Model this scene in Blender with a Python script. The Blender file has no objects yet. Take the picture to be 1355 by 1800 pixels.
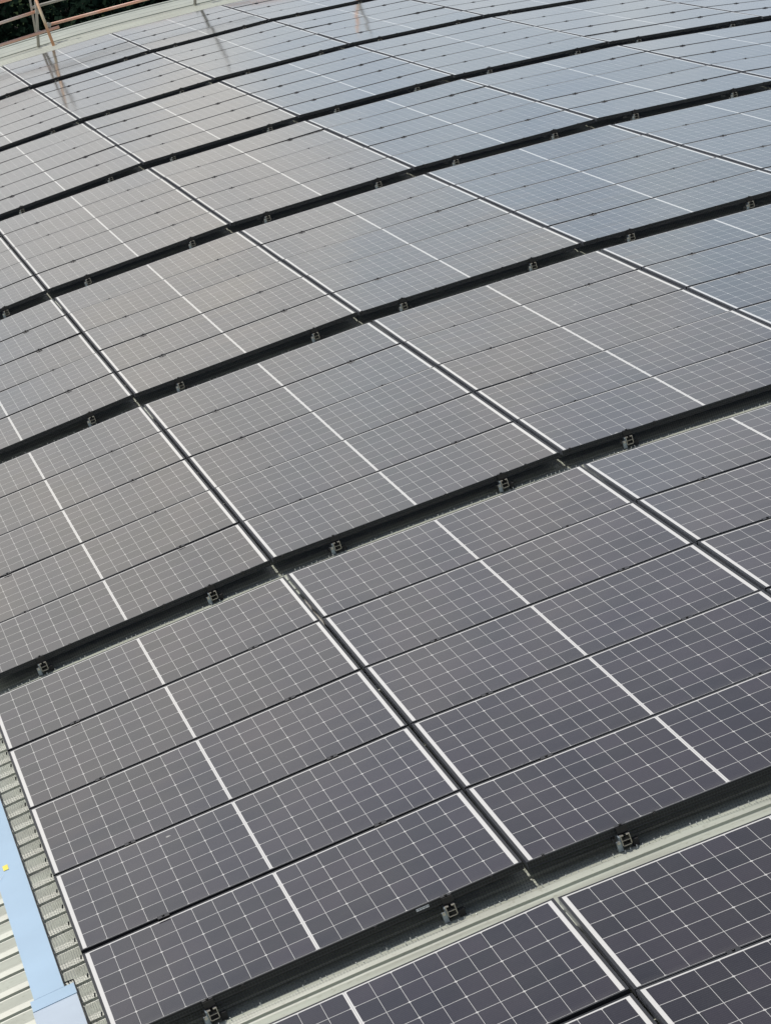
import bpy, bmesh, math, random
from mathutils import Vector, Matrix
import numpy as np
random.seed(7)
S = bpy.context.scene
COL = S.collection
R = math.radians

# ------------------------------------------------------------------ camera
cam = bpy.data.cameras.new('camera'); co = bpy.data.objects.new('camera', cam); COL.objects.link(co)
CP = Vector((-0.198366, -13.370269, 5.131448))
cr, cu, cf = Vector((0.981857, -0.189622, 0.0)), Vector((0.03452, 0.178742, 0.98329)), Vector((0.186454, 0.965451, -0.182045))
co.matrix_world = Matrix(((cr.x, cu.x, -cf.x, CP.x), (cr.y, cu.y, -cf.y, CP.y), (cr.z, cu.z, -cf.z, CP.z), (0, 0, 0, 1)))
FPX = 6371.0
cam.sensor_fit = 'HORIZONTAL'; cam.sensor_width = 36.0; cam.lens = FPX / 1355.0 * 36.0
cam.clip_start = 0.5; cam.clip_end = 3000
S.camera = co

# ------------------------------------------------------------------ world, sun, exposure
SKY_AZ = 2.0; SKY_WARM = (1.0, 0.965, 0.905); SKY_COOL = (0.73, 0.845, 0.95)
SKY_PROFILE = ((0.05, 8.8), (0.12, 9.2), (0.20, 9.8), (0.27, 9.0), (0.33, 5.9), (0.41, 3.4), (0.6, 3.8))   # sine of elevation, brightness
SUN = Vector((-0.50, 0.40, 0.86)).normalized()
el = math.asin(SUN.z); az = math.atan2(SUN.x, SUN.y)
w = bpy.data.worlds.new('World'); S.world = w; w.use_nodes = True
nt = w.node_tree; nt.nodes.clear()
def N(t, **k):
    n = nt.nodes.new(t)
    for a, b in k.items(): setattr(n, a, b)
    return n
def Lk(a, b): nt.links.new(a, b)
sky = N('ShaderNodeTexSky', sky_type='NISHITA'); sky.sun_disc = False
sky.sun_elevation = el; sky.sun_rotation = az; sky.air_density = 1.0; sky.dust_density = 1.6; sky.ozone_density = 1.5
tc = N('ShaderNodeTexCoord')
def Mw(op, a, b=None, c=None, cl=False):
    n = N('ShaderNodeMath', operation=op); n.use_clamp = cl
    for i, x in enumerate((a, b, c)):
        if x is None: continue
        if isinstance(x, (int, float)): n.inputs[i].default_value = x
        else: Lk(x, n.inputs[i])
    return n.outputs[0]
def Smooth(x, lo, hi):
    n = N('ShaderNodeMapRange', interpolation_type='SMOOTHSTEP'); n.inputs['From Min'].default_value = lo; n.inputs['From Max'].default_value = hi
    Lk(x, n.inputs['Value']); return n.outputs[0]
def MixC(f, a, b, blend='MIX'):
    n = N('ShaderNodeMix', data_type='RGBA', blend_type=blend)
    for i, x in ((0, f), (6, a), (7, b)):
        if isinstance(x, (int, float)): n.inputs[i].default_value = x
        elif isinstance(x, tuple): n.inputs[i].default_value = (*x, 1)
        else: Lk(x, n.inputs[i])
    return n.outputs[2]
sxyz = N('ShaderNodeSeparateXYZ'); Lk(tc.outputs['Generated'], sxyz.inputs[0])
mp = N('ShaderNodeMapping'); mp.inputs['Scale'].default_value = (1.0, 1.0, 1.9); mp.inputs['Location'].default_value = (0.35, 0.0, 0.1)
Lk(tc.outputs['Generated'], mp.inputs['Vector'])
n1 = N('ShaderNodeTexNoise'); n1.inputs['Scale'].default_value = 11.0; n1.inputs['Detail'].default_value = 6; n1.inputs['Roughness'].default_value = 0.55
n2 = N('ShaderNodeTexNoise'); n2.inputs['Scale'].default_value = 4.0; n2.inputs['Detail'].default_value = 5
Lk(mp.outputs[0], n1.inputs['Vector']); Lk(mp.outputs[0], n2.inputs['Vector'])
# cloud bank low in the sky: warm grey undersides to bluish white, brighter towards the horizon
tint = MixC(Smooth(Mw('ADD', n1.outputs['Fac'], Mw('MULTIPLY', sxyz.outputs[0], SKY_AZ)), 0.60, 0.86), SKY_WARM, SKY_COOL)
rampz = N('ShaderNodeValToRGB'); rampz.color_ramp.interpolation = 'B_SPLINE'
for k_, (z_, b_) in enumerate(SKY_PROFILE):
    e_ = rampz.color_ramp.elements[k_] if k_ < 2 else rampz.color_ramp.elements.new(z_)
    e_.position = z_; e_.color = (b_ / 20, b_ / 20, b_ / 20, 1)
Lk(sxyz.outputs[2], rampz.inputs[0])
lowb = MixC(1.0, rampz.outputs[0], (20.0, 20.0, 20.0), 'MULTIPLY')
tint = MixC(Mw('MULTIPLY', Smooth(Mw('SUBTRACT', 0.30, sxyz.outputs[2]), 0.12, 0.24), 0.75), tint, (0.93, 0.97, 1.0))   # paler close to the horizon
tint = MixC(Smooth(sxyz.outputs[2], 0.22, 0.36), tint, (0.90, 0.925, 1.06))
cloud = MixC(1.0, tint, lowb, 'MULTIPLY')
n5 = N('ShaderNodeTexNoise'); n5.inputs['Scale'].default_value = 34.0; n5.inputs['Detail'].default_value = 4; Lk(mp.outputs[0], n5.inputs['Vector'])
bil = N('ShaderNodeValToRGB'); bil.color_ramp.elements[0].position = 0.38; bil.color_ramp.elements[1].position = 0.64
bil.color_ramp.elements[0].color = (0.80, 0.84, 0.90, 1); bil.color_ramp.elements[1].color = (1.0, 0.985, 0.96, 1)
Lk(n5.outputs['Fac'], bil.inputs[0]); cloud = MixC(1.0, cloud, bil.outputs[0], 'MULTIPLY')      # small billows in the cloud bank
cover = Mw('MAXIMUM', Mw('SUBTRACT', 1.0, Smooth(sxyz.outputs[2], 0.42, 0.62)), Mw('MULTIPLY', Smooth(n2.outputs['Fac'], 0.48, 0.60), 0.8), cl=True)
skyc = MixC(cover, sky.outputs[0], cloud)
bg = N('ShaderNodeBackground'); bg.inputs['Strength'].default_value = 0.10
out = N('ShaderNodeOutputWorld')
Lk(skyc, bg.inputs[0]); Lk(bg.outputs[0], out.inputs[0])
sl = bpy.data.lights.new('sun', 'SUN'); sl.energy = 3.3; sl.angle = R(0.5); sl.color = (1.0, 0.95, 0.87)
so = bpy.data.objects.new('sun', sl); COL.objects.link(so)
so.rotation_euler = SUN.to_track_quat('Z', 'Y').to_euler(); so.location = (-20, 10, 30)
S.view_settings.view_transform = 'Standard'; S.view_settings.look = 'None'
S.view_settings.exposure = 0.0; S.view_settings.gamma = 1.0
S.cycles.max_bounces = 6; S.cycles.transparent_max_bounces = 24; S.cycles.use_denoising = True

# ------------------------------------------------------------------ roof frame -> world
ANG = 0.4261755542502089; RC = 39.87593190298404; TH0 = 0.0576021
PL, PW, GX, GY, GAP = 1.7333694, 1.134, 0.0165718, 0.0200474, 0.5278578
BL = 5 * PW + 4 * GY
YB = {-1: -0.0175, 0: 0, 1: -0.0065, 2: 0.0017, 3: 0.0295, 4: -0.0278, 5: -0.0019, 6: 0.0029}
ZB = {-1: 0.0151, 0: 0, 1: -0.0147, 2: -0.0178, 3: -0.0084, 4: 0.0080, 5: 0.0097, 6: 0.0147}
DJ = [0.0017, -0.0011, 0.0024, -0.0050, 0.0003, 0.0016, 0, 0, 0]
ca, sa = math.cos(ANG), math.sin(ANG)
def rw(x, y, z): return Vector((x * ca - z * sa, y, x * sa + z * ca))
def T(s, h, y):
    th = s / RC
    return rw((RC + h) * math.sin(th), y, (RC + h) * math.cos(th) - RC)
DEL = (PL + GX) / RC
def joint_s(j): return (TH0 + (j - .5) * DEL) * RC
def y_near(b): return b * (BL + GAP) + YB[b]
RIB = -0.11                # rib crests below the glass plane
RD = 0.035                 # rib depth
Y0, Y1 = -9.0, 46.7       # roof ends
def zoff(y):               # slight unevenness of the roof along its length
    ys = [y_near(b) + BL / 2 for b in range(-1, 7)]; zs = [ZB[b] for b in range(-1, 7)]
    return float(np.interp(y, ys, zs))
def to_px(p):
    d = p - CP; z = d.dot(cf)
    return 677.5 + FPX * d.dot(cr) / z, 900 - FPX * d.dot(cu) / z

# ------------------------------------------------------------------ mesh helpers
def tag(o, label=None, cat=None, group=None, kind=None):
    if label: o['label'] = label
    if cat: o['category'] = cat
    if group: o['group'] = group
    if kind: o['kind'] = kind
    return o
def empty(name, M=None):
    o = bpy.data.objects.new(name, None); COL.objects.link(o); o.empty_display_size = 0.1
    if M is not None: o.matrix_world = M
    return o
class MB:
    def __init__(s): s.v = []; s.f = []; s.uv = None
    def quad(s, a, b, c, d):
        n = len(s.v); s.v += [tuple(a), tuple(b), tuple(c), tuple(d)]; s.f.append((n, n + 1, n + 2, n + 3))
    def box(s, x0, x1, y0, y1, z0, z1, M=None, bev=0):
        n = len(s.v)
        P = [Vector((x, y, z)) for z in (z0, z1) for y in (y0, y1) for x in (x0, x1)]
        if M is not None: P = [M @ p for p in P]
        s.v += [tuple(p) for p in P]
        s.f += [tuple(n + i for i in q) for q in ((0, 2, 3, 1), (4, 5, 7, 6), (0, 1, 5, 4), (2, 6, 7, 3), (0, 4, 6, 2), (1, 3, 7, 5))]
    def tube(s, pts, r, k=12, caps=True, hollow=False):
        pts = [Vector(p) for p in pts]; rings = []
        for i, p in enumerate(pts):
            t = (pts[min(i + 1, len(pts) - 1)] - pts[max(i - 1, 0)]).normalized()
            a = t.cross(Vector((0.13, 0.31, 0.94))).normalized(); b = t.cross(a)
            rr = r[i] if isinstance(r, (list, tuple)) else r
            n = len(s.v)
            for j in range(k):
                q = 2 * math.pi * j / k
                s.v.append(tuple(p + a * math.cos(q) * rr + b * math.sin(q) * rr))
            rings.append(n)
        for n, m in zip(rings, rings[1:]):
            for j in range(k): s.f.append((n + j, n + (j + 1) % k, m + (j + 1) % k, m + j))
        if caps:
            s.f.append(tuple(rings[0] + j for j in range(k))[::-1]); s.f.append(tuple(rings[-1] + j for j in range(k)))
    def build(s, name, mat, parent=None, smooth=False, bevel=0):
        me = bpy.data.meshes.new(name); me.from_pydata(s.v, [], s.f)
        bm = bmesh.new(); bm.from_mesh(me)
        if not s.uv: bmesh.ops.recalc_face_normals(bm, faces=bm.faces)
        if bevel:
            bmesh.ops.remove_doubles(bm, verts=bm.verts, dist=1e-5)
            bmesh.ops.bevel(bm, geom=bm.edges[:], offset=bevel, segments=2, affect='EDGES', profile=0.5)
        bm.to_mesh(me); bm.free()
        if s.uv:
            ul = me.uv_layers.new(name='UVMap')
            for l in me.loops: ul.data[l.index].uv = s.uv[l.vertex_index]
        me.materials.append(mat)
        if smooth:
            for p in me.polygons: p.use_smooth = True
        o = bpy.data.objects.new(name, me); COL.objects.link(o)
        if parent is not None: o.parent = parent
        return o

# ------------------------------------------------------------------ materials
def mat(name):
    m = bpy.data.materials.new(name); m.use_nodes = True
    t = m.node_tree; return m, t, t.nodes['Principled BSDF']
def simple(name, col, rough=0.5, metal=0.0, nscale=0, namt=0.15, bump=0.0, spec=0.5, coord='Object'):
    m, t, b = mat(name)
    b.inputs['Roughness'].default_value = rough; b.inputs['Metallic'].default_value = metal
    b.inputs['Specular IOR Level'].default_value = spec
    b.inputs['Base Color'].default_value = (*col, 1)
    if nscale:
        tcn = t.nodes.new('ShaderNodeTexCoord'); nz = t.nodes.new('ShaderNodeTexNoise')
        nz.inputs['Scale'].default_value = nscale; nz.inputs['Detail'].default_value = 6
        rp = t.nodes.new('ShaderNodeValToRGB'); rp.color_ramp.elements[0].position = .3; rp.color_ramp.elements[1].position = .7
        rp.color_ramp.elements[0].color = (*[c * (1 - namt) for c in col], 1); rp.color_ramp.elements[1].color = (*[min(1, c * (1 + namt)) for c in col], 1)
        t.links.new(tcn.outputs[coord], nz.inputs['Vector']); t.links.new(nz.outputs['Fac'], rp.inputs[0]); t.links.new(rp.outputs[0], b.inputs['Base Color'])
        if bump:
            bp = t.nodes.new('ShaderNodeBump'); bp.inputs['Strength'].default_value = bump; bp.inputs['Distance'].default_value = 0.01
            t.links.new(nz.outputs['Fac'], bp.inputs['Height']); t.links.new(bp.outputs[0], b.inputs['Normal'])
    return m

MARX, MARN, MARF, FR = 0.0170, 0.003, 0.011, 0.012
def glass_material():
    m, t, b = mat('panel_glass')
    nd, lk = t.nodes, t.links
    def M(op, a, bb=None, c=None):
        n = nd.new('ShaderNodeMath'); n.operation = op
        for i, x in enumerate((a, bb, c)):
            if x is None: continue
            if isinstance(x, (int, float)): n.inputs[i].default_value = x
            else: lk.new(x, n.inputs[i])
        return n.outputs[0]
    tcn = nd.new('ShaderNodeTexCoord'); sp = nd.new('ShaderNodeSeparateXYZ'); lk.new(tcn.outputs['Object'], sp.inputs[0])
    X, Y = sp.outputs[0], sp.outputs[1]
    half = PL / 2 - FR - MARX          # cell field reaches |x| = half
    mid = 0.0065                       # half width of the central white bar
    ax = M('ABSOLUTE', X)
    pitch = (half - mid) / 9.0
    u = M('DIVIDE', M('SUBTRACT', ax, mid), pitch)           # 0..9
    inx = M('MULTIPLY', M('GREATER_THAN', u, 0.0), M('LESS_THAN', u, 9.0))
    ylo, yhi = -PW / 2 + FR + MARN, PW / 2 - FR - MARF
    cp = (yhi - ylo) / 6.0
    v = M('DIVIDE', M('SUBTRACT', Y, ylo), cp)
    iny = M('MULTIPLY', M('GREATER_THAN', v, 0.0), M('LESS_THAN', v, 6.0))
    def dist(x, p): # metres to the nearest cell border
        f = M('FRACT', x); return M('MULTIPLY', M('MINIMUM', f, M('SUBTRACT', 1.0, f)), p)
    dx, dy = dist(u, pitch), dist(v, cp)
    u2 = M('MULTIPLY', u, 0.5)
    dx2 = dist(u2, pitch * 2)          # corners of the full cells carry the chamfer
    cell = M('MULTIPLY', M('GREATER_THAN', dx, 0.0009), M('GREATER_THAN', dy, 0.0021))
    ch = M('GREATER_THAN', M('ADD', dx2, dy), 0.0092)
    cell = M('MULTIPLY', M('MULTIPLY', cell, ch), M('MULTIPLY', inx, iny))
    # slim ribbon in the middle of the white bar
    rib = M('LESS_THAN', M('ABSOLUTE', M('SUBTRACT', ax, 0.0)), 0.0012)
    # busbars: ten thin wires a cell, running along the panel
    bus = M('LESS_THAN', M('ABSOLUTE', M('SUBTRACT', M('FRACT', M('MULTIPLY', v, 10.0)), 0.5)), 0.025)
    # cell to cell colour scatter
    cv = nd.new('ShaderNodeCombineXYZ'); lk.new(M('FLOOR', M('DIVIDE', X, pitch * 2)), cv.inputs[0]); lk.new(M('FLOOR', v), cv.inputs[1])
    oi = nd.new('ShaderNodeObjectInfo'); lk.new(M('MULTIPLY', oi.outputs['Random'], 50.0), cv.inputs[2])
    wn = nd.new('ShaderNodeTexWhiteNoise'); lk.new(cv.outputs[0], wn.inputs['Vector'])
    cc = nd.new('ShaderNodeMix'); cc.data_type = 'RGBA'
    cc.inputs[6].default_value = (0.010, 0.010, 0.015, 1); cc.inputs[7].default_value = (0.026, 0.022, 0.031, 1)
    lk.new(wn.outputs['Value'], cc.inputs[0])
    c2 = nd.new('ShaderNodeMix'); c2.data_type = 'RGBA'; lk.new(bus, c2.inputs[0]); lk.new(cc.outputs[2], c2.inputs[6]); c2.inputs[7].default_value = (0.07, 0.07, 0.075, 1)
    bs = nd.new('ShaderNodeMix'); bs.data_type = 'RGBA'; lk.new(rib, bs.inputs[0]); bs.inputs[6].default_value = (0.66, 0.66, 0.64, 1); bs.inputs[7].default_value = (0.42, 0.42, 0.41, 1)
    fld = M('MULTIPLY', M('MULTIPLY', inx, iny), M('SUBTRACT', 1.0, M('MULTIPLY', M('SUBTRACT', 1.0, ch), 0.0)))
    gp = nd.new('ShaderNodeMix'); gp.data_type = 'RGBA'; lk.new(fld, gp.inputs[0]); lk.new(bs.outputs[2], gp.inputs[6]); gp.inputs[7].default_value = (0.56, 0.56, 0.54, 1)   # between cells, ribbons cross the backsheet
    c3 = nd.new('ShaderNodeMix'); c3.data_type = 'RGBA'; lk.new(cell, c3.inputs[0]); lk.new(gp.outputs[2], c3.inputs[6]); lk.new(c2.outputs[2], c3.inputs[7])
    # dust film and smears
    nz = nd.new('ShaderNodeTexNoise'); nz.inputs['Scale'].default_value = 1.4; nz.inputs['Detail'].default_value = 8; nz.inputs['Roughness'].default_value = 0.65
    geo = nd.new('ShaderNodeNewGeometry'); lk.new(geo.outputs['Position'], nz.inputs['Vector'])
    du = M('MULTIPLY', M('MAXIMUM', M('SUBTRACT', nz.outputs['Fac'], 0.42), 0.0), 0.10)
    c4 = nd.new('ShaderNodeMix'); c4.data_type = 'RGBA'; n4 = nd.new('ShaderNodeTexNoise'); n4.inputs['Scale'].default_value = 9.0; n4.inputs['Detail'].default_value = 6; lk.new(geo.outputs['Position'], n4.inputs['Vector'])
    low = M('MAXIMUM', M('SUBTRACT', 1.0, M('DIVIDE', M('ADD', Y, PW / 2), 0.07)), 0.0)      # grime collected along the lower frame edge
    du = M('ADD', du, M('MULTIPLY', M('MULTIPLY', low, n4.outputs['Fac']), 0.10))
    lk.new(du, c4.inputs[0]); lk.new(c3.outputs[2], c4.inputs[6]); c4.inputs[7].default_value = (0.42, 0.40, 0.36, 1)
    # a few dried droplets and smears
    vo = nd.new('ShaderNodeTexVoronoi'); vo.inputs['Scale'].default_value = 1.3; lk.new(geo.outputs['Position'], vo.inputs['Vector'])
    n3 = nd.new('ShaderNodeTexNoise'); n3.inputs['Scale'].default_value = 60.0; lk.new(geo.outputs['Position'], n3.inputs['Vector'])
    sp2 = M('MULTIPLY', M('LESS_THAN', M('ADD', vo.outputs['Distance'], M('MULTIPLY', n3.outputs['Fac'], 0.02)), 0.026), 0.55)
    c5 = nd.new('ShaderNodeMix'); c5.data_type = 'RGBA'; lk.new(sp2, c5.inputs[0]); lk.new(c4.outputs[2], c5.inputs[6]); c5.inputs[7].default_value = (0.6, 0.6, 0.56, 1)
    lk.new(c5.outputs[2], b.inputs['Base Color'])
    b.inputs['IOR'].default_value = 1.47
    ro = M('ADD', 0.055, M('MULTIPLY', nz.outputs['Fac'], 0.05)); lk.new(ro, b.inputs['Roughness'])
    n2 = nd.new('ShaderNodeTexNoise'); n2.inputs['Scale'].default_value = 2.6; n2.inputs['Detail'].default_value = 1
    ad = nd.new('ShaderNodeVectorMath'); ad.operation = 'ADD'; lk.new(geo.outputs['Position'], ad.inputs[0]); lk.new(cv.outputs[0], ad.inputs[1])
    lk.new(geo.outputs['Position'], n2.inputs['Vector'])
    bp = nd.new('ShaderNodeBump'); bp.inputs['Strength'].default_value = 0.25; bp.inputs['Distance'].default_value = 0.004
    lk.new(n2.outputs['Fac'], bp.inputs['Height']); lk.new(bp.outputs[0], b.inputs['Normal'])
    return m
MG = glass_material()
MFR = simple('black_anodised_frame', (0.009, 0.0105, 0.014), 0.42, 0.0, 30, .2, spec=0.4)
MEND = simple('frame_side_sky_sheen', (0.30, 0.32, 0.36), 0.35, 0.7, 30, .2)  # sky reflection on the short sides, put into a paler colour
MCL = simple('black_clamp', (0.02, 0.02, 0.022), 0.4, 0.3, 40, .3)
MAL = simple('mill_aluminium', (0.45, 0.43, 0.39), 0.42, 0.75, 25, .15)
MZINC = simple('zinc_bolt', (0.55, 0.54, 0.50), 0.4, 0.9, 40, .2)
MTAG = simple('pale_blue_plate', (0.27, 0.32, 0.36), 0.4, 0.3, 60, .25)
MLBL = simple('white_sticker', (0.75, 0.78, 0.80), 0.5, 0, 200, .2)
MRUB = simple('black_rubber', (0.02, 0.02, 0.02), 0.8)

def roof_material():
    m, t, b = mat('pale_green_coated_steel')
    nd, lk = t.nodes, t.links
    geo = nd.new('ShaderNodeNewGeometry')
    mpp = nd.new('ShaderNodeMapping'); mpp.inputs['Scale'].default_value = (0.5, 5.0, 0.5); lk.new(geo.outputs['Position'], mpp.inputs['Vector'])
    a = nd.new('ShaderNodeTexNoise'); a.inputs['Scale'].default_value = 2.5; a.inputs['Detail'].default_value = 8; lk.new(mpp.outputs[0], a.inputs['Vector'])
    c = nd.new('ShaderNodeTexNoise'); c.inputs['Scale'].default_value = 45; c.inputs['Detail'].default_value = 4; lk.new(geo.outputs['Position'], c.inputs['Vector'])
    r = nd.new('ShaderNodeValToRGB'); e = r.color_ramp.elements
    e[0].position = .28; e[0].color = (0.34, 0.35, 0.295, 1); e[1].position = .62; e[1].color = (0.45, 0.48, 0.405, 1)
    lk.new(a.outputs['Fac'], r.inputs[0])
    r2 = nd.new('ShaderNodeValToRGB'); e = r2.color_ramp.elements
    e[0].position = .22; e[0].color = (0.55, 0.52, 0.45, 1); e[1].position = .42; e[1].color = (1, 1, 1, 1)
    lk.new(c.outputs['Fac'], r2.inputs[0])
    mx = nd.new('ShaderNodeMix'); mx.data_type = 'RGBA'; mx.blend_type = 'MULTIPLY'; mx.inputs[0].default_value = .6
    lk.new(r.outputs[0], mx.inputs[6]); lk.new(r2.outputs[0], mx.inputs[7]); lk.new(mx.outputs[2], b.inputs['Base Color'])
    b.inputs['Roughness'].default_value = 0.42
    return m
MROOF = roof_material()
MVERGE = simple('verge_sheet_paint', (0.36, 0.39, 0.335), 0.45, 0, 3, .10)
MWALL = simple('wall_cladding', (0.40, 0.43, 0.36), 0.55, 0, 4, .12)
MBLUE = simple('pale_blue_sheet', (0.36, 0.51, 0.66), 0.4, 0, 2.2, .05, coord='Object')
MGREYB = simple('pale_grey_sheet', (0.43, 0.51, 0.60), 0.45, 0, 3, .06)
MYEL = simple('yellow_sticker', (0.85, 0.72, 0.10), 0.5, 0, 150, .1)
MWHT = simple('white_scrap', (0.82, 0.84, 0.86), 0.6, 0, 90, .05)

def mesh_material(Wd=0.105):
    m = bpy.data.materials.new('black_wire_mesh'); m.use_nodes = True
    t = m.node_tree; nd, lk = t.nodes, t.links
    b = nd['Principled BSDF']; o = nd['Material Output']
    b.inputs['Base Color'].default_value = (0.052, 0.060, 0.068, 1); b.inputs['Roughness'].default_value = 0.30
    uv = nd.new('ShaderNodeUVMap'); sp = nd.new('ShaderNodeSeparateXYZ'); lk.new(uv.outputs[0], sp.inputs[0])
    def M(op, a, c=None):
        n = nd.new('ShaderNodeMath'); n.operation = op
        for i, x in enumerate((a, c)):
            if x is None: continue
            if isinstance(x, (int, float)): n.inputs[i].default_value = x
            else: lk.new(x, n.inputs[i])
        return n.outputs[0]
    P = 0.0127
    fx = M('LESS_THAN', M('FRACT', M('DIVIDE', sp.outputs[0], P)), Wd)
    fy = M('LESS_THAN', M('FRACT', M('DIVIDE', sp.outputs[1], P)), Wd)
    f = M('MAXIMUM', fx, fy)
    tr = nd.new('ShaderNodeBsdfTransparent'); mx = nd.new('ShaderNodeMixShader')
    lk.new(f, mx.inputs[0]); lk.new(tr.outputs[0], mx.inputs[1]); lk.new(b.outputs[0], mx.inputs[2]); lk.new(mx.outputs[0], o.inputs['Surface'])
    return m
MMESH = mesh_material(); MMESH2 = mesh_material(0.10)

def tube_material(name, bare, paint, lo, hi):
    m, t, b = mat(name); nd, lk = t.nodes, t.links
    geo = nd.new('ShaderNodeNewGeometry'); nz = nd.new('ShaderNodeTexNoise'); nz.inputs['Scale'].default_value = 1.3; nz.inputs['Detail'].default_value = 5
    lk.new(geo.outputs['Position'], nz.inputs['Vector'])
    r = nd.new('ShaderNodeValToRGB'); r.color_ramp.elements[0].position = lo; r.color_ramp.elements[1].position = hi
    r.color_ramp.elements[0].color = (*bare, 1); r.color_ramp.elements[1].color = (*paint, 1)
    lk.new(nz.outputs['Fac'], r.inputs[0]); lk.new(r.outputs[0], b.inputs['Base Color']); b.inputs['Roughness'].default_value = .5
    return m
MT1 = tube_material('orange_flaked_tube', (0.72, 0.65, 0.58), (0.84, 0.40, 0.26), 0.36, 0.58)
MT2 = tube_material('galvanised_tube', (0.36, 0.35, 0.31), (0.50, 0.48, 0.43), 0.3, 0.7)
MT3 = tube_material('orange_tube', (0.72, 0.62, 0.42), (0.66, 0.34, 0.18), 0.40, 0.55)

# ------------------------------------------------------------------ building
bld = empty('farm_building', Matrix.Translation(T(0, -6, 20)))
tag(bld, 'large building with a pale green ribbed steel barrel roof under all the solar panels', 'building')
def bparent(o):
    o.parent = bld; o.matrix_parent_inverse = bld.matrix_world.inverted(); return o
bpy.context.view_layer.update()
prof = []   # one rib period along y, from its near foot to the next
per = 0.25
for dy, h in ((0.0, -RD), (0.03, -RD), (0.056, -RD + .012), (0.058, -RD + .022), (0.090, -0.0012), (0.092, 0.0), (0.219, 0.0), (0.224, -0.002)):
    prof.append((dy, h))
def roof():
    ys = []
    n = int((Y1 - Y0) / per)
    for i in range(n + 1):
        for dy, h in prof:
            y = Y0 + 0.09 + i * per + dy
            if y < Y1: ys.append((y, h))
    ys.append((Y1, -0.0))
    ss = [-1.6 + i * 0.45 for i in range(int(36.5 / 0.45) + 1)]
    v = []; f = []
    for s in ss:
        for y, h in ys: v.append(tuple(T(s, RIB + h + zoff(y), y)))
    m = len(ys)
    for i in range(len(ss) - 1):
        for j in range(m - 1): f.append((i * m + j, (i + 1) * m + j, (i + 1) * m + j + 1, i * m + j + 1))
    me = bpy.data.meshes.new('roof'); me.from_pydata(v, [], f); me.materials.append(MROOF)
    o = bpy.data.objects.new('roof', me); COL.objects.link(o); return bparent(o)
roof()
GZ = -7.5
MSCREW = simple('screw_cap', (0.30, 0.32, 0.28), .5, 0, 50, .1)
q = MB(); q.tube([(0, 0, 0), (0, 0, .0035)], .011, 12); q.tube([(0, 0, .0035), (0, 0, .009)], .0055, 6)
scr = q.build('screw', MSCREW); first = True
for s_, ys_ in ((2.2, [-per]), (3.45, [-per]), (4.7, [-per]), (5.9, [-per]), (7.1, [-per])):
    for y_ in ys_:
        yc = Y0 + .09 + round((y_ - Y0 - .09) / per) * per + .155
        o_ = scr if first else scr.copy()
        if not first: COL.objects.link(o_)
        first = False
        o_.matrix_world = Matrix.Translation(T(s_, RIB + zoff(yc), yc)) @ Matrix.Rotation(s_ / RC - ANG, 4, 'Y')
        bparent(o_)
# gable and side walls under the roof
b = MB()
ss = [-1.3 + i * 0.9 for i in range(40)]
for y, in ((Y1 - .25,), (Y0 + .25,)):
    for s0, s1 in zip(ss, ss[1:]):
        a, c = T(s0, RIB - .06, y), T(s1, RIB - .06, y)
        b.quad((a.x, y, GZ), (c.x, y, GZ), c, a)
bparent(b.build('gable_wall', MWALL))
b = MB()
for s in (ss[0], ss[-1]):
    a, c = T(s, RIB - .06, Y0 + .25), T(s, RIB - .06, Y1 - .25)
    for k in range(60):
        y0 = a.y + (c.y - a.y) * k / 60; y1 = a.y + (c.y - a.y) * (k + 1) / 60
        b.quad((a.x, y0, GZ), (a.x, y1, GZ), (c.x, y1, c.z), (a.x, y0, a.z))
bparent(b.build('side_wall', MWALL))
# verge sheet: a raised flat tray along the far edge with an upstand and a lip
VY = 45.0
b = MB()
pv = [(VY, RIB - .035), (VY + .01, RIB - .003), (VY + .55, RIB), (VY + .56, RIB - .006), (VY + .585, RIB - .006), (VY + .59, RIB), (VY + 1.2, RIB), (VY + 1.21, RIB - .006), (VY + 1.235, RIB - .006), (VY + 1.24, RIB), (Y1 - .10, RIB + .002), (Y1 - .09, RIB + .018), (Y1 + .04, RIB + .022), (Y1 + .045, RIB - .2)]
sv = [-1.6 + i * 0.45 for i in range(82)]
for s0, s1 in zip(sv, sv[1:]):
    for (ya, ha), (yb, hb) in zip(pv, pv[1:]):
        b.quad(T(s0, ha + .032, ya), T(s1, ha + .032, ya), T(s1, hb + .032, yb), T(s0, hb + .032, yb))
bparent(b.build('verge_flashing', MVERGE))

# ------------------------------------------------------------------ panels
def panel_matrix(b, c, y, jitter=True):
    def J(j):
        th = TH0 + (j - .5) * DEL; d = DJ[min(j, 8)] if j >= 0 else 0
        return Vector(((RC + d) * math.sin(th), (RC + d) * math.cos(th) - RC))
    a, e = J(c), J(c + 1); m = (a + e) / 2; t = (e - a).normalized()
    ctr = rw(m.x, y + PW / 2, m.y + ZB[b]); X = rw(t.x, 0, t.y); Y = Vector((0, 1, 0)); Z = X.cross(Y)
    M = Matrix(((X.x, Y.x, Z.x, ctr.x), (X.y, Y.y, Z.y, ctr.y), (X.z, Y.z, Z.z, ctr.z), (0, 0, 0, 1)))
    if jitter:
        M = M @ Matrix.Rotation(R(random.gauss(0, .13)), 4, 'X') @ Matrix.Rotation(R(random.gauss(0, .16)), 4, 'Y')
    return M
hx, hy = PL / 2, PW / 2
FH = 0.030
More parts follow.
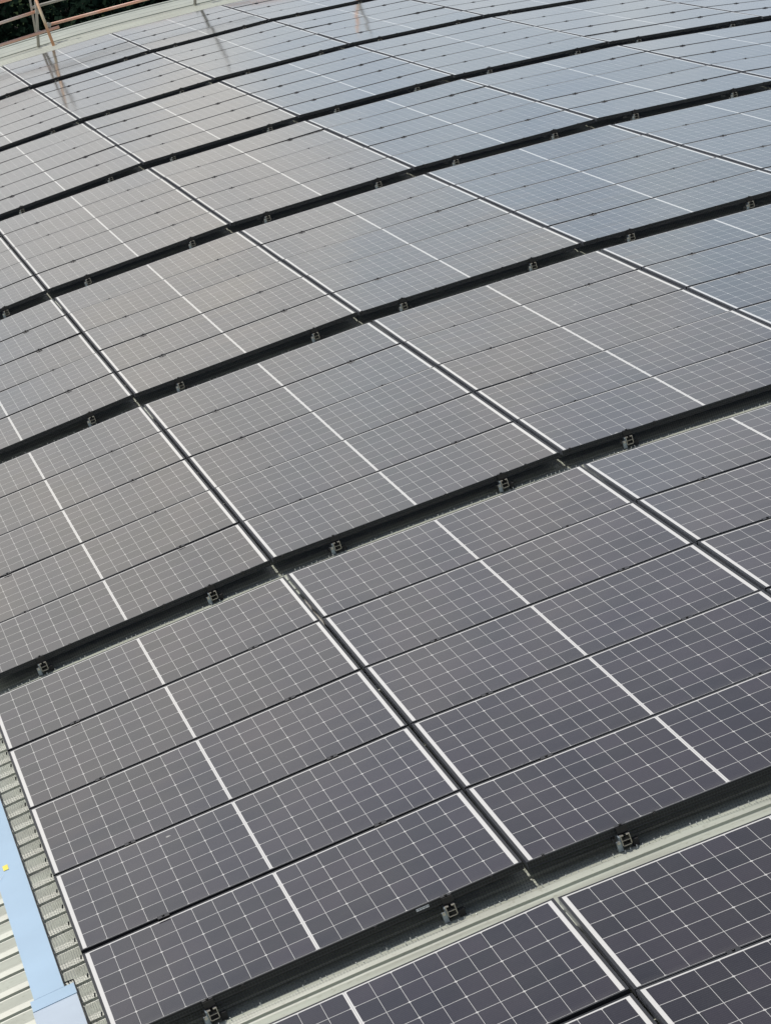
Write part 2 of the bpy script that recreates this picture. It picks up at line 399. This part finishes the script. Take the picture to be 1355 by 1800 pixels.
def ring():
    bm = bmesh.new()
    O_ = [(-hx, -hy), (hx, -hy), (hx, hy), (-hx, hy)]; I_ = [(x - math.copysign(FR, x), y - math.copysign(FR, y)) for x, y in O_]
    V = {}
    for k, z in (('t', 0.0), ('b', -FH)):
        V['o' + k] = [bm.verts.new((x, y, z)) for x, y in O_]; V['i' + k] = [bm.verts.new((x, y, z)) for x, y in I_]
    for j in range(4):
        n = (j + 1) % 4
        for a_, b2 in (('ot', 'it'), ('it', 'ib'), ('ib', 'ob'), ('ob', 'ot')):
            f = bm.faces.new((V[a_][j], V[a_][n], V[b2][n], V[b2][j])); f.material_index = 1 if (j % 2 == 1 and (a_, b2) == ('ob', 'ot')) else 0
    bmesh.ops.recalc_face_normals(bm, faces=bm.faces)
    me = bpy.data.meshes.new('frame'); bm.to_mesh(me); bm.free()
    me.materials.append(MFR); me.materials.append(MEND); return me
frame_mesh = ring()
gb = MB(); gb.box(-hx + FR, hx - FR, -hy + FR, hy - FR, -0.0052, -0.0012)
o_ = gb.build('glass', MG); glass_mesh = o_.data; bpy.data.objects.remove(o_)
CLU = 0.285 * PL
cb = MB(); cb.box(-.026, .026, -GY - .009, .009, 0.0006, 0.0036); cb.box(-.026, .026, -GY + .002, -.002, -.03, 0.0006)
cb.tube([(0, -GY / 2, .0036), (0, -GY / 2, .0085)], .0065, 6)
o_ = cb.build('clamp', MCL, bevel=0.0006); clamp_mesh = o_.data; bpy.data.objects.remove(o_)
ORD = ['first', 'second', 'third', 'fourth', 'fifth', 'sixth', 'seventh', 'eighth', 'ninth']
def inst(me, name, parent, loc=(0, 0, 0)):
    o = bpy.data.objects.new(name, me); COL.objects.link(o); o.parent = parent; o.location = loc; return o
def gap_name(k):   # k = 0 is the gap at the bottom of the photo
    return '%s wide gap' % ORD[k] if k < 7 else 'far verge'
npan = 0
sticker_at = None
for bk in range(-1, 7):
    rows = 4 if bk == 6 else 5
    for rr in range(rows):
        y = y_near(bk) + rr * (PW + GY)
        for c in range(0, 9):
            M = panel_matrix(bk, c, y)
            P = [to_px(M @ Vector((x, yy, 0))) for x in (-hx, 0, hx) for yy in (-hy, hy)]
            if max(p[0] for p in P) < -60 or min(p[0] for p in P) > 1480 or max(p[1] for p in P) < -130 or min(p[1] for p in P) > 1960: continue
            root = empty('solar_panel', M); npan += 1
            cn = '%s column from left mesh edge' % ORD[c]
            if bk == -1: lab = 'solar panel in %s row before first wide gap, %s' % (ORD[4 - rr], cn)
            else: lab = 'solar panel in %s row beyond %s, %s' % (ORD[rr], gap_name(bk), cn)
            tag(root, lab, 'solar panel', 'black framed solar panels on the curved roof')
            inst(frame_mesh, 'frame', root); inst(glass_mesh, 'glass', root)
            if rr > 0:
                for sx in (-1, 1): inst(clamp_mesh, 'clamp', root, (sx * CLU, -hy, 0))
            if bk == 0 and c == 0 and rr == 0:
                q = MB(); q.box(CLU - .085, CLU - .030, -hy - .0008, -hy + .0005, -.017, -.006)
                s_ = q.build('sticker', MLBL, root); s_['label'] = 'small white sticker on the frame side'
print('panels', npan)

# ------------------------------------------------------------------ mounting rails
def rail_meshes(Lb):
    ms = {}
    b = MB()   # open channel rail, near end at y = -0.035, local z = 0 is its top
    Lr = Lb + .03
    for x0, x1, z0, z1 in ((-.020, -.0165, -.042, 0), (.0165, .020, -.042, 0), (-.0165, .0165, -.0455, -.042), (-.0165, -.006, -.0035, 0), (.006, .0165, -.0035, 0), (-.0165, .0165, -.024, -.0215)):
        b.box(x0, x1, -.040, -.040 + Lr, z0, z1)
    ms['rail'] = b.build('rail', MAL)
    b = MB()   # end clamp gripping the lowest panel's frame
    b.box(-.022, .022, -.019, -.001, -.0005, .0045 + FH - .03); b.box(-.022, .022, -.019, -.015, -.0005, FH); b.box(-.022, .022, -.015, .008, FH + .0008, FH + .0042)
    b.tube([(0, -.009, FH + .004), (0, -.009, FH + .010)], .0065, 6)
    ms['end_clamp'] = b.build('end_clamp', MCL, bevel=.0006)
    b = MB()   # L foot: plate down the side of the rail and a base on the rib
    b.box(-.042, -.021, -.036, -.032, -.060, -.018); b.box(-.042, -.0205, -.036, .03, -.0635, -.060)
    b.box(-.026, -.0205, -.0345, .02, -.060, -.004)
    ms['foot_plate'] = b.build('foot_plate', MTAG, bevel=.0008)
    b = MB(); b.tube([(-.033, -.036, -.024), (-.033, -.044, -.024)], .0075, 6); b.tube([(-.033, -.044, -.024), (-.033, -.048, -.024)], .0038, 8)
    ms['bolt'] = b.build('bolt', MZINC)
    b = MB(); b.tube([(-.033, -.005, -.060), (-.033, -.005, -.050)], .008, 6); ms['foot_bolt'] = b.build('foot_bolt', MZINC)
    b = MB(); b.box(.024, .050, -.030, -.004, -.064, -.034)  # small matt black block right of the rail end
    ms['rubber_pad'] = b.build('rubber_pad', MRUB, bevel=.002)
    b = MB()
    for k in range(0, int((Lb - .1) / per)):
        b.box(-.03, .03, .11 + k * per - .018, .11 + k * per + .018, -RD - .046 + .016, -.0462)
    ms['standoff'] = b.build('standoff', MAL)
    out = {k: o.data for k, o in ms.items()}
    for o in ms.values(): bpy.data.objects.remove(o)
    return out
rj = random.Random(3)
RM5, RM4 = rail_meshes(BL), rail_meshes(4 * PW + 3 * GY)
for bk in range(-1, 7):
    for c in range(0, 9):
        for sx in (-1, 1):
            M = panel_matrix(bk, c, y_near(bk), False)
            M = M @ Matrix.Translation((sx * CLU + rj.uniform(-.055, .055), -hy + rj.uniform(-.006, .012), -FH - .0005)) @ Matrix.Rotation(R(rj.gauss(0, 2.0)), 4, 'Z')
            px = to_px(M @ Vector((0, 0, 0)))
            if not (-40 < px[0] < 1420 and -60 < px[1] < 1850): continue
            root = empty('mounting_rail', M)
            side = 'left' if sx < 0 else 'right'
            cn = '%s column from left mesh edge' % ORD[c]
            tag(root, 'silver %s rail end in %s, %s' % (side, gap_name(bk), cn), 'mounting rail', 'aluminium mounting rails under the panels')
            for k in ('rail', 'end_clamp', 'foot_plate', 'bolt', 'foot_bolt', 'rubber_pad', 'standoff'): inst((RM4 if bk == 6 else RM5)[k], k, root)

# ------------------------------------------------------------------ bird mesh
def mesh_sheet(name, rows, mat, closed=False):
    """rows: list of polylines (lists of (Vector, u, v)) of equal length"""
    b = MB(); b.uv = []
    m = len(rows[0])
    for r_ in rows:
        for p, u_, v_ in r_: b.v.append(tuple(p)); b.uv.append((u_, v_))
    for i in range(len(rows) - 1):
        for j in range(m - 1): b.f.append((i * m + j, (i + 1) * m + j, (i + 1) * m + j + 1, i * m + j + 1))
    return b.build(name, mat)
def clip_mesh():
    b = MB(); b.box(-.006, .006, -.006, .010, .0004, .0028); b.box(-.006, .006, -.006, -.0045, -.012, .0006); b.tube([(0, -.006, -.008), (0, -.010, -.008)], .007, 8)
    return b
def smooth_noise(x, seed):
    i = math.floor(x); f = x - i; f = f * f * (3 - 2 * f)
    def h(k): return random.Random(k * 7919 + seed).uniform(-1, 1)
    return h(i) * (1 - f) + h(i + 1) * f
for bk in range(0, 7):
    yn = y_near(bk); rows = []
    root = empty('bird_mesh', Matrix.Translation(T(6, 0, yn)))
    tag(root, 'black wire bird mesh skirting the panel edge along the %s' % gap_name(bk), 'bird mesh', 'bird mesh strips along the wide gaps')
    s0, s1 = joint_s(0) + .01, joint_s(9)
    n = int((s1 - s0) / .05)
    for i in range(n + 1):
        s = s0 + (s1 - s0) * i / n
        k = (s - joint_s(0)) / (PL + GX); fr = k - math.floor(k)
        sag = -((PL / 2) ** 2 - ((fr - .5) * PL) ** 2) / (2 * RC) * 0 - (PL * PL / 8 / RC) * (1 - 0)*0.0
        chord = -(PL ** 2 / 8 / RC) * (1 - (2 * fr - 1) ** 2)
        w1 = smooth_noise(s * 2.3, bk) * .006; w2 = smooth_noise(s * 1.1, bk + 50) * .012
        pts = [(-.0035, -.006 + chord), (-.0045, -.030 + chord), (-.016 + w1, -.062), (-.026 + w1 + w2 * .4, RIB + .010), (-.045 + w2, RIB + .004), (-.083 + w2 * 1.4, RIB + .006 + w1 * .5)]
        row = []; vv = 0; prev = None
        for dy, h in pts:
            if prev is not None: vv += math.hypot(dy - prev[0], h - prev[1])
            prev = (dy, h)
            row.append((T(s, h + ZB[bk], yn + dy) - root.location, s, vv))
        rows.append(row)
    o = mesh_sheet('wire_mesh', rows, MMESH); o.parent = root
    cbm = None
    for c in range(9):
        for fx in (-.46, -.17, .12, .41):
            if cbm is None:
                oc = clip_mesh().build('clip', MCL, root, bevel=.0004); cbm = oc.data
            else: oc = inst(cbm, 'clip', root)
            M = panel_matrix(bk, c, yn, False) @ Matrix.Translation((fx * PL + random.uniform(-.05, .05), -hy, 0))
            oc.matrix_local = Matrix.Translation(-root.location) @ M

# cut wire ends standing up along the hem of the nearest skirts
MWIRE = simple('bare_wire_ends', (0.75, 0.77, 0.76), 0.4, 0.2, 80, .2)
for bk, root in zip(range(3), [o for o in bpy.data.objects if o.name.startswith('bird_mesh')][:3]):
    q = MB(); rng = random.Random(40 + bk); yn = y_near(bk); s_ = joint_s(0) + .05
    while s_ < joint_s(7):
        s_ += .0254
        if rng.random() < .22 or smooth_noise(s_ * .9, 77 + bk) < -.45: continue
        y = yn - .058 + rng.uniform(-.008, .008) + smooth_noise(s_ * 1.1, bk + 50) * .006; l = rng.uniform(.007, .020)
        a = T(s_, RIB + ZB[bk] + .003, y) - root.location; e = T(s_ + rng.uniform(-.003, .003), RIB + ZB[bk] + .003 + l, y + rng.uniform(-.004, .004)) - root.location
        q.tube([a, e], .0019, 5)
    o = q.build('wire_ends', MWIRE, root); o['kind'] = 'stuff'

# strip of mesh down the left edge of the array
for bk in (-1, 0):
    root = empty('bird_mesh', Matrix.Translation(T(joint_s(0), 0, y_near(bk))))
    tag(root, 'black wire mesh draped down the left array edge, %s the first wide gap' % ('beyond' if bk == 0 else 'nearer than'), 'bird mesh', 'bird mesh along the left array edge')
    rows = []; sj = joint_s(0) + GX / 2
    n = 560
    for i in range(n + 1):
        y = y_near(bk) - .02 + (BL + .04) * i / n + (0 if bk == 0 else 0)
        ph = ((y - Y0 - .09) % per) / per
        cut = 1.354 if y < 1.14 else 1.311; bulge = .004 * math.sin(2 * math.pi * (ph - .1)) ; w1 = smooth_noise(y * 3.1, 5) * .010; w2 = smooth_noise(y * 11.7, 9) * .009 + smooth_noise(y * 31, 19) * .006
        pts = [(-.0015, -.004), (-.004, -.030), (-.020 + w2, -.055), (-.052 + w1, RIB + .022 + w2 + bulge * .4), (-.085 + w1 + bulge * .5, RIB + .012 + bulge * .5), (-.118, RIB + .013), (-.128, RIB + .020), (-.130, RIB + .004)]
        pts = [(max(ds, cut - sj), h) for ds, h in pts]
        row = []; vv = 0; prev = None
        for ds, h in pts:
            if prev is not None: vv += math.hypot(ds - prev[0], h - prev[1])
            prev = (ds, h); row.append((T(sj + ds, h + ZB[bk], y) - root.location, y, vv))
        rows.append(row)
    o = mesh_sheet('wire_mesh', rows, MMESH2); o.parent = root
    q = MB(); q.tube([r_[-2][0] for r_ in rows], .0032, 6); q.build('edge_shadow_line', MRUB, root)  # black tube drawing the shadow line between mesh and strip
    cl = None
    for k in range(23):
        y = y_near(bk) + .12 + k * per
        q = MB(); q.box(-.003, .003, -.006, .006, -.020, -.004)
        if cl is None: oc = q.build('clip', MCL, root, bevel=.001); cl = oc.data
        else: oc = inst(cl, 'clip', root)
        oc.location = T(sj - .004, 0, y + random.uniform(-.01, .01)) - root.location

# ------------------------------------------------------------------ blue strip at the left, sticker, scrap
def strip(name, s0, s1, y0, y1, h, th, m, label, ni=60):
    b = MB()
    for i in range(ni):
        ya, yb = y0 + (y1 - y0) * i / ni, y0 + (y1 - y0) * (i + 1) / ni
        A = [T(s, hh + zoff(ya) + .0012 * smooth_noise(ya * 3, 3), ya) for s, hh in ((s0, h), (s1, h), (s1, h - th), (s0, h - th))]
        B = [T(s, hh + zoff(yb) + .0012 * smooth_noise(yb * 3, 3), yb) for s, hh in ((s0, h), (s1, h), (s1, h - th), (s0, h - th))]
        for k in range(4): b.quad(A[k], A[(k + 1) % 4], B[(k + 1) % 4], B[k])
        if i == 0: b.quad(*A)
        if i == ni - 1: b.quad(*B[::-1])
    o = b.build(name, m); tag(o, label, 'flashing strip'); return o
strip('flashing_strip', 1.170, 1.308, 1.12, 9.5, RIB + .012, .010, MBLUE, 'long pale blue flat strip on the roof beside the left mesh')
strip('flashing_strip', 1.152, 1.350, .985, 1.119, RIB + .0115, .009, MBLUE, 'short wider end piece of the pale blue strip, above the grey sheet', 3)
strip('flashing_strip', 1.150, 1.348, -3.5, .983, RIB + .0085, .006, MGREYB, 'wider pale grey sheet continuing the blue strip at the bottom left corner')
q = MB(); q.quad(T(1.214, RIB + .0135, 3.02), T(1.240, RIB + .0135, 3.02), T(1.240, RIB + .0135, 3.10), T(1.214, RIB + .0135, 3.10))
tag(q.build('yellow_sticker', MYEL), 'small yellow square sticker on the pale blue strip', 'sticker')
q = MB()
for a, c_, d, e in (((1.165, 2.86), (1.195, 2.93), (1.222, 3.00), (1.180, 2.90)),):
    q.quad(*[T(s, RIB + .014 + .002 * (k % 2), y) for k, (s, y) in enumerate((a, c_, d, e))])
tag(q.build('white_scrap', MWHT), 'torn white scrap on the pale blue strip below the yellow sticker', 'scrap')

# ------------------------------------------------------------------ scaffold at the far edge
sc = empty('scaffold', Matrix.Translation(T(5.74, RIB, 44.8)))
tag(sc, 'tube scaffold edge rail, orange and grey, standing at the far roof edge', 'scaffold')
O = sc.location.copy()
def tb(name, pts, m, r=.0242): 
    b = MB(); b.tube([Vector(p) - O for p in pts], r, 14); o = b.build(name, m, sc, smooth=False)
    for p in o.data.polygons: p.use_smooth = len(p.vertices) == 4
    return o
PY = 44.95
def post(a, top=1.35, lean=(0, 0)):
    tb('upright', [a, a + Vector((lean[0], lean[1], top))], MT2)
    b = MB(); M = Matrix.Translation(a - O); b.box(-.075, .075, -.075, .075, -.006, .004, M); b.build('base_plate', MT2, sc); return a
p1 = post(Vector((5.419, 44.950, 1.871)), lean=(-.06, 0)); p2 = post(Vector((7.947, 44.950, 2.508))); p3 = post(Vector((10.394, 44.950, 2.981))); p0 = post(Vector((2.849, 44.950, 1.225)))
# thin second upright leaning beside the first
tb('upright', [Vector((5.389, 45.070, 2.128)), Vector((5.307, 45.070, 2.634)), Vector((5.202, 45.070, 3.353))], MT2, .017)
# raking braces, orange
def brace(foot, up, m=MT3): tb('brace', [foot, up], m)
fo = Vector((5.622, 44.350, 1.893))
brace(fo, Vector((5.391, 44.900, 2.640)) + (Vector((5.391, 44.900, 2.640)) - fo) * .55)
off = fo - p1; upv = (Vector((5.391, 44.900, 2.640)) - fo) * 1.55
for p in (p3,): brace(p + off + Vector((0, .1, 0)), p + off + upv)
# ledgers
def ledger(A, B, m):
    return tb('ledger', [A, B], m)
ledger(Vector((1.827, 45.005, 1.360)), Vector((5.416, 45.005, 2.469)), MT1)
ledger(Vector((1.814, 44.890, 1.045)), Vector((5.746, 44.890, 2.223)), MT1)
ledger(Vector((5.613, 45.005, 2.255)), Vector((8.764, 45.005, 3.044)), MT1)
ledger(Vector((8.765, 45.005, 3.062)), Vector((13.936, 45.005, 4.223)), MT1)
ledger(Vector((5.323, 45.060, 2.521)), Vector((8.776, 45.060, 3.441)), MT2)
ledger(Vector((1.841, 45.010, 1.843)), Vector((5.003, 45.010, 2.665)), MT1)
# couplers
for p in (Vector((5.411, 44.950, 2.467)), Vector((5.423, 44.950, 2.133)), Vector((5.589, 44.950, 2.249)), Vector((5.412, 44.950, 2.548)), Vector((7.886, 44.950, 2.835)), Vector((7.890, 44.950, 3.215))):
    b = MB(); c_ = p - O
    M = Matrix.Translation(c_) @ Matrix.Rotation(.26, 4, 'Y')
    b.box(-.034, .034, -.04, .06, -.036, .036, M); b.tube([M @ Vector((.02, -.04, .0)), M @ Vector((.02, -.065, .0))], .011, 6)
    b.build('coupler', MT2, sc, bevel=.006)

# ------------------------------------------------------------------ ground and trees
b = MB(); b.quad((-900, -400, GZ), (900, -400, GZ), (900, 1500, GZ), (-900, 1500, GZ))
tag(b.build('ground', simple('grass', (0.025, 0.038, 0.018), 1.0, 0, .4, .35, spec=0.0, coord='Object')), kind='structure')
def leaf_material():
    m, t, b = mat('foliage'); nd, lk = t.nodes, t.links
    geo = nd.new('ShaderNodeNewGeometry'); nz = nd.new('ShaderNodeTexNoise'); nz.inputs['Scale'].default_value = 1.2; nz.inputs['Detail'].default_value = 4
    lk.new(geo.outputs['Position'], nz.inputs['Vector'])
    r = nd.new('ShaderNodeValToRGB'); e = r.color_ramp.elements; e[0].position = .35; e[0].color = (.006, .013, .010, 1); e[1].position = .7; e[1].color = (.014, .026, .016, 1)
    lk.new(nz.outputs['Fac'], r.inputs[0]); lk.new(r.outputs[0], b.inputs['Base Color']); b.inputs['Roughness'].default_value = 1.0; b.inputs['Specular IOR Level'].default_value = 0.0
    return m
MLEAF = leaf_material(); MBARK = simple('bark', (.05, .04, .03), .9, 0, 6, .3)
def tree(x, y, H, Rr, seed, label):
    rng = random.Random(seed)
    root = empty('tree', Matrix.Translation((x, y, GZ))); tag(root, label, 'tree', 'dark trees beyond the far roof edge')
    b = MB(); b.tube([(0, 0, 0), (rng.uniform(-.2, .2), rng.uniform(-.2, .2), H * .35), (rng.uniform(-.4, .4), rng.uniform(-.4, .4), H * .8)], [.35, .25, .08], 10)
    for k in range(9):
        a = rng.uniform(0, 6.28); z0 = H * rng.uniform(.25, .6); l = Rr * rng.uniform(.5, .85)
        b.tube([(0, 0, z0), (math.cos(a) * l * .5, math.sin(a) * l * .5, z0 + l * .35), (math.cos(a) * l, math.sin(a) * l, z0 + l * .55)], [.12, .08, .03], 7)
    b.build('trunk', MBARK, root)
    b = MB(); cl = []
    for k in range(70):
        a = rng.uniform(0, 6.28); zz = rng.uniform(-1, 1); rad = math.sqrt(1 - zz * zz) * Rr * rng.uniform(.45, 1)
        cl.append(Vector((math.cos(a) * rad, math.sin(a) * rad, H * .62 + zz * H * .36)))
    for c_ in cl:
        cr_ = rng.uniform(.7, 1.4)
        for j in range(170):
            d = Vector((rng.gauss(0, 1), rng.gauss(0, 1), rng.gauss(0, 1))).normalized() * cr_ * rng.uniform(.5, 1)
            p = c_ + d; n = (d.normalized() + Vector((rng.uniform(-.6, .6), rng.uniform(-.6, .6), rng.uniform(-.2, .8)))).normalized()
            t1 = n.orthogonal().normalized(); t1.rotate(Matrix.Rotation(rng.uniform(0, 6.28), 3, n)); t2 = n.cross(t1)
            sz = rng.uniform(.06, .13)
            b.quad(p - t1 * sz, p - t2 * sz * .6, p + t1 * sz, p + t2 * sz * .6)
    b.build('crown', MLEAF, root)
NT = [(-3.0, 66, 9.0, 3.6), (1.6, 68, 9.6, 4.0), (6.4, 67, 9.3, 3.9), (11, 70, 9.9, 4.1), (-8, 70, 9.8, 4.1), (-0.8, 76, 10.8, 4.4), (4.6, 77, 11.2, 4.6), (9.8, 80, 11.6, 4.6), (-6, 82, 11.2, 4.6), (15, 82, 11.6, 4.8),
      (-9, 92, 12.4, 4.9), (-2.5, 90, 12.2, 4.9), (3.2, 92, 12.8, 5.0), (9.0, 93, 12.6, 5.0), (15, 95, 13.0, 5.2)]
TL = ['front row tree left of the scaffold post', 'front row tree directly behind the scaffold post', 'front row tree behind the long pale ledger', 'front row tree farthest right beyond the ledger', 'front row tree farthest left beyond the verge',
      'middle row tree left of the scaffold post', 'middle row tree just right of the scaffold post', 'middle row tree behind the long pale ledger', 'middle row tree farthest left beyond the verge', 'middle row tree farthest right beyond the verge',
      'tallest back tree farthest left beyond the verge', 'tallest back tree left of the scaffold post', 'tallest back tree right of the scaffold post', 'tallest back tree behind the long pale ledger', 'tallest back tree farthest right beyond the verge']
for i, (x, y, H, r_) in enumerate(NT): tree(x, y, H, r_, 100 + i, 'dark green leafy ' + TL[i])
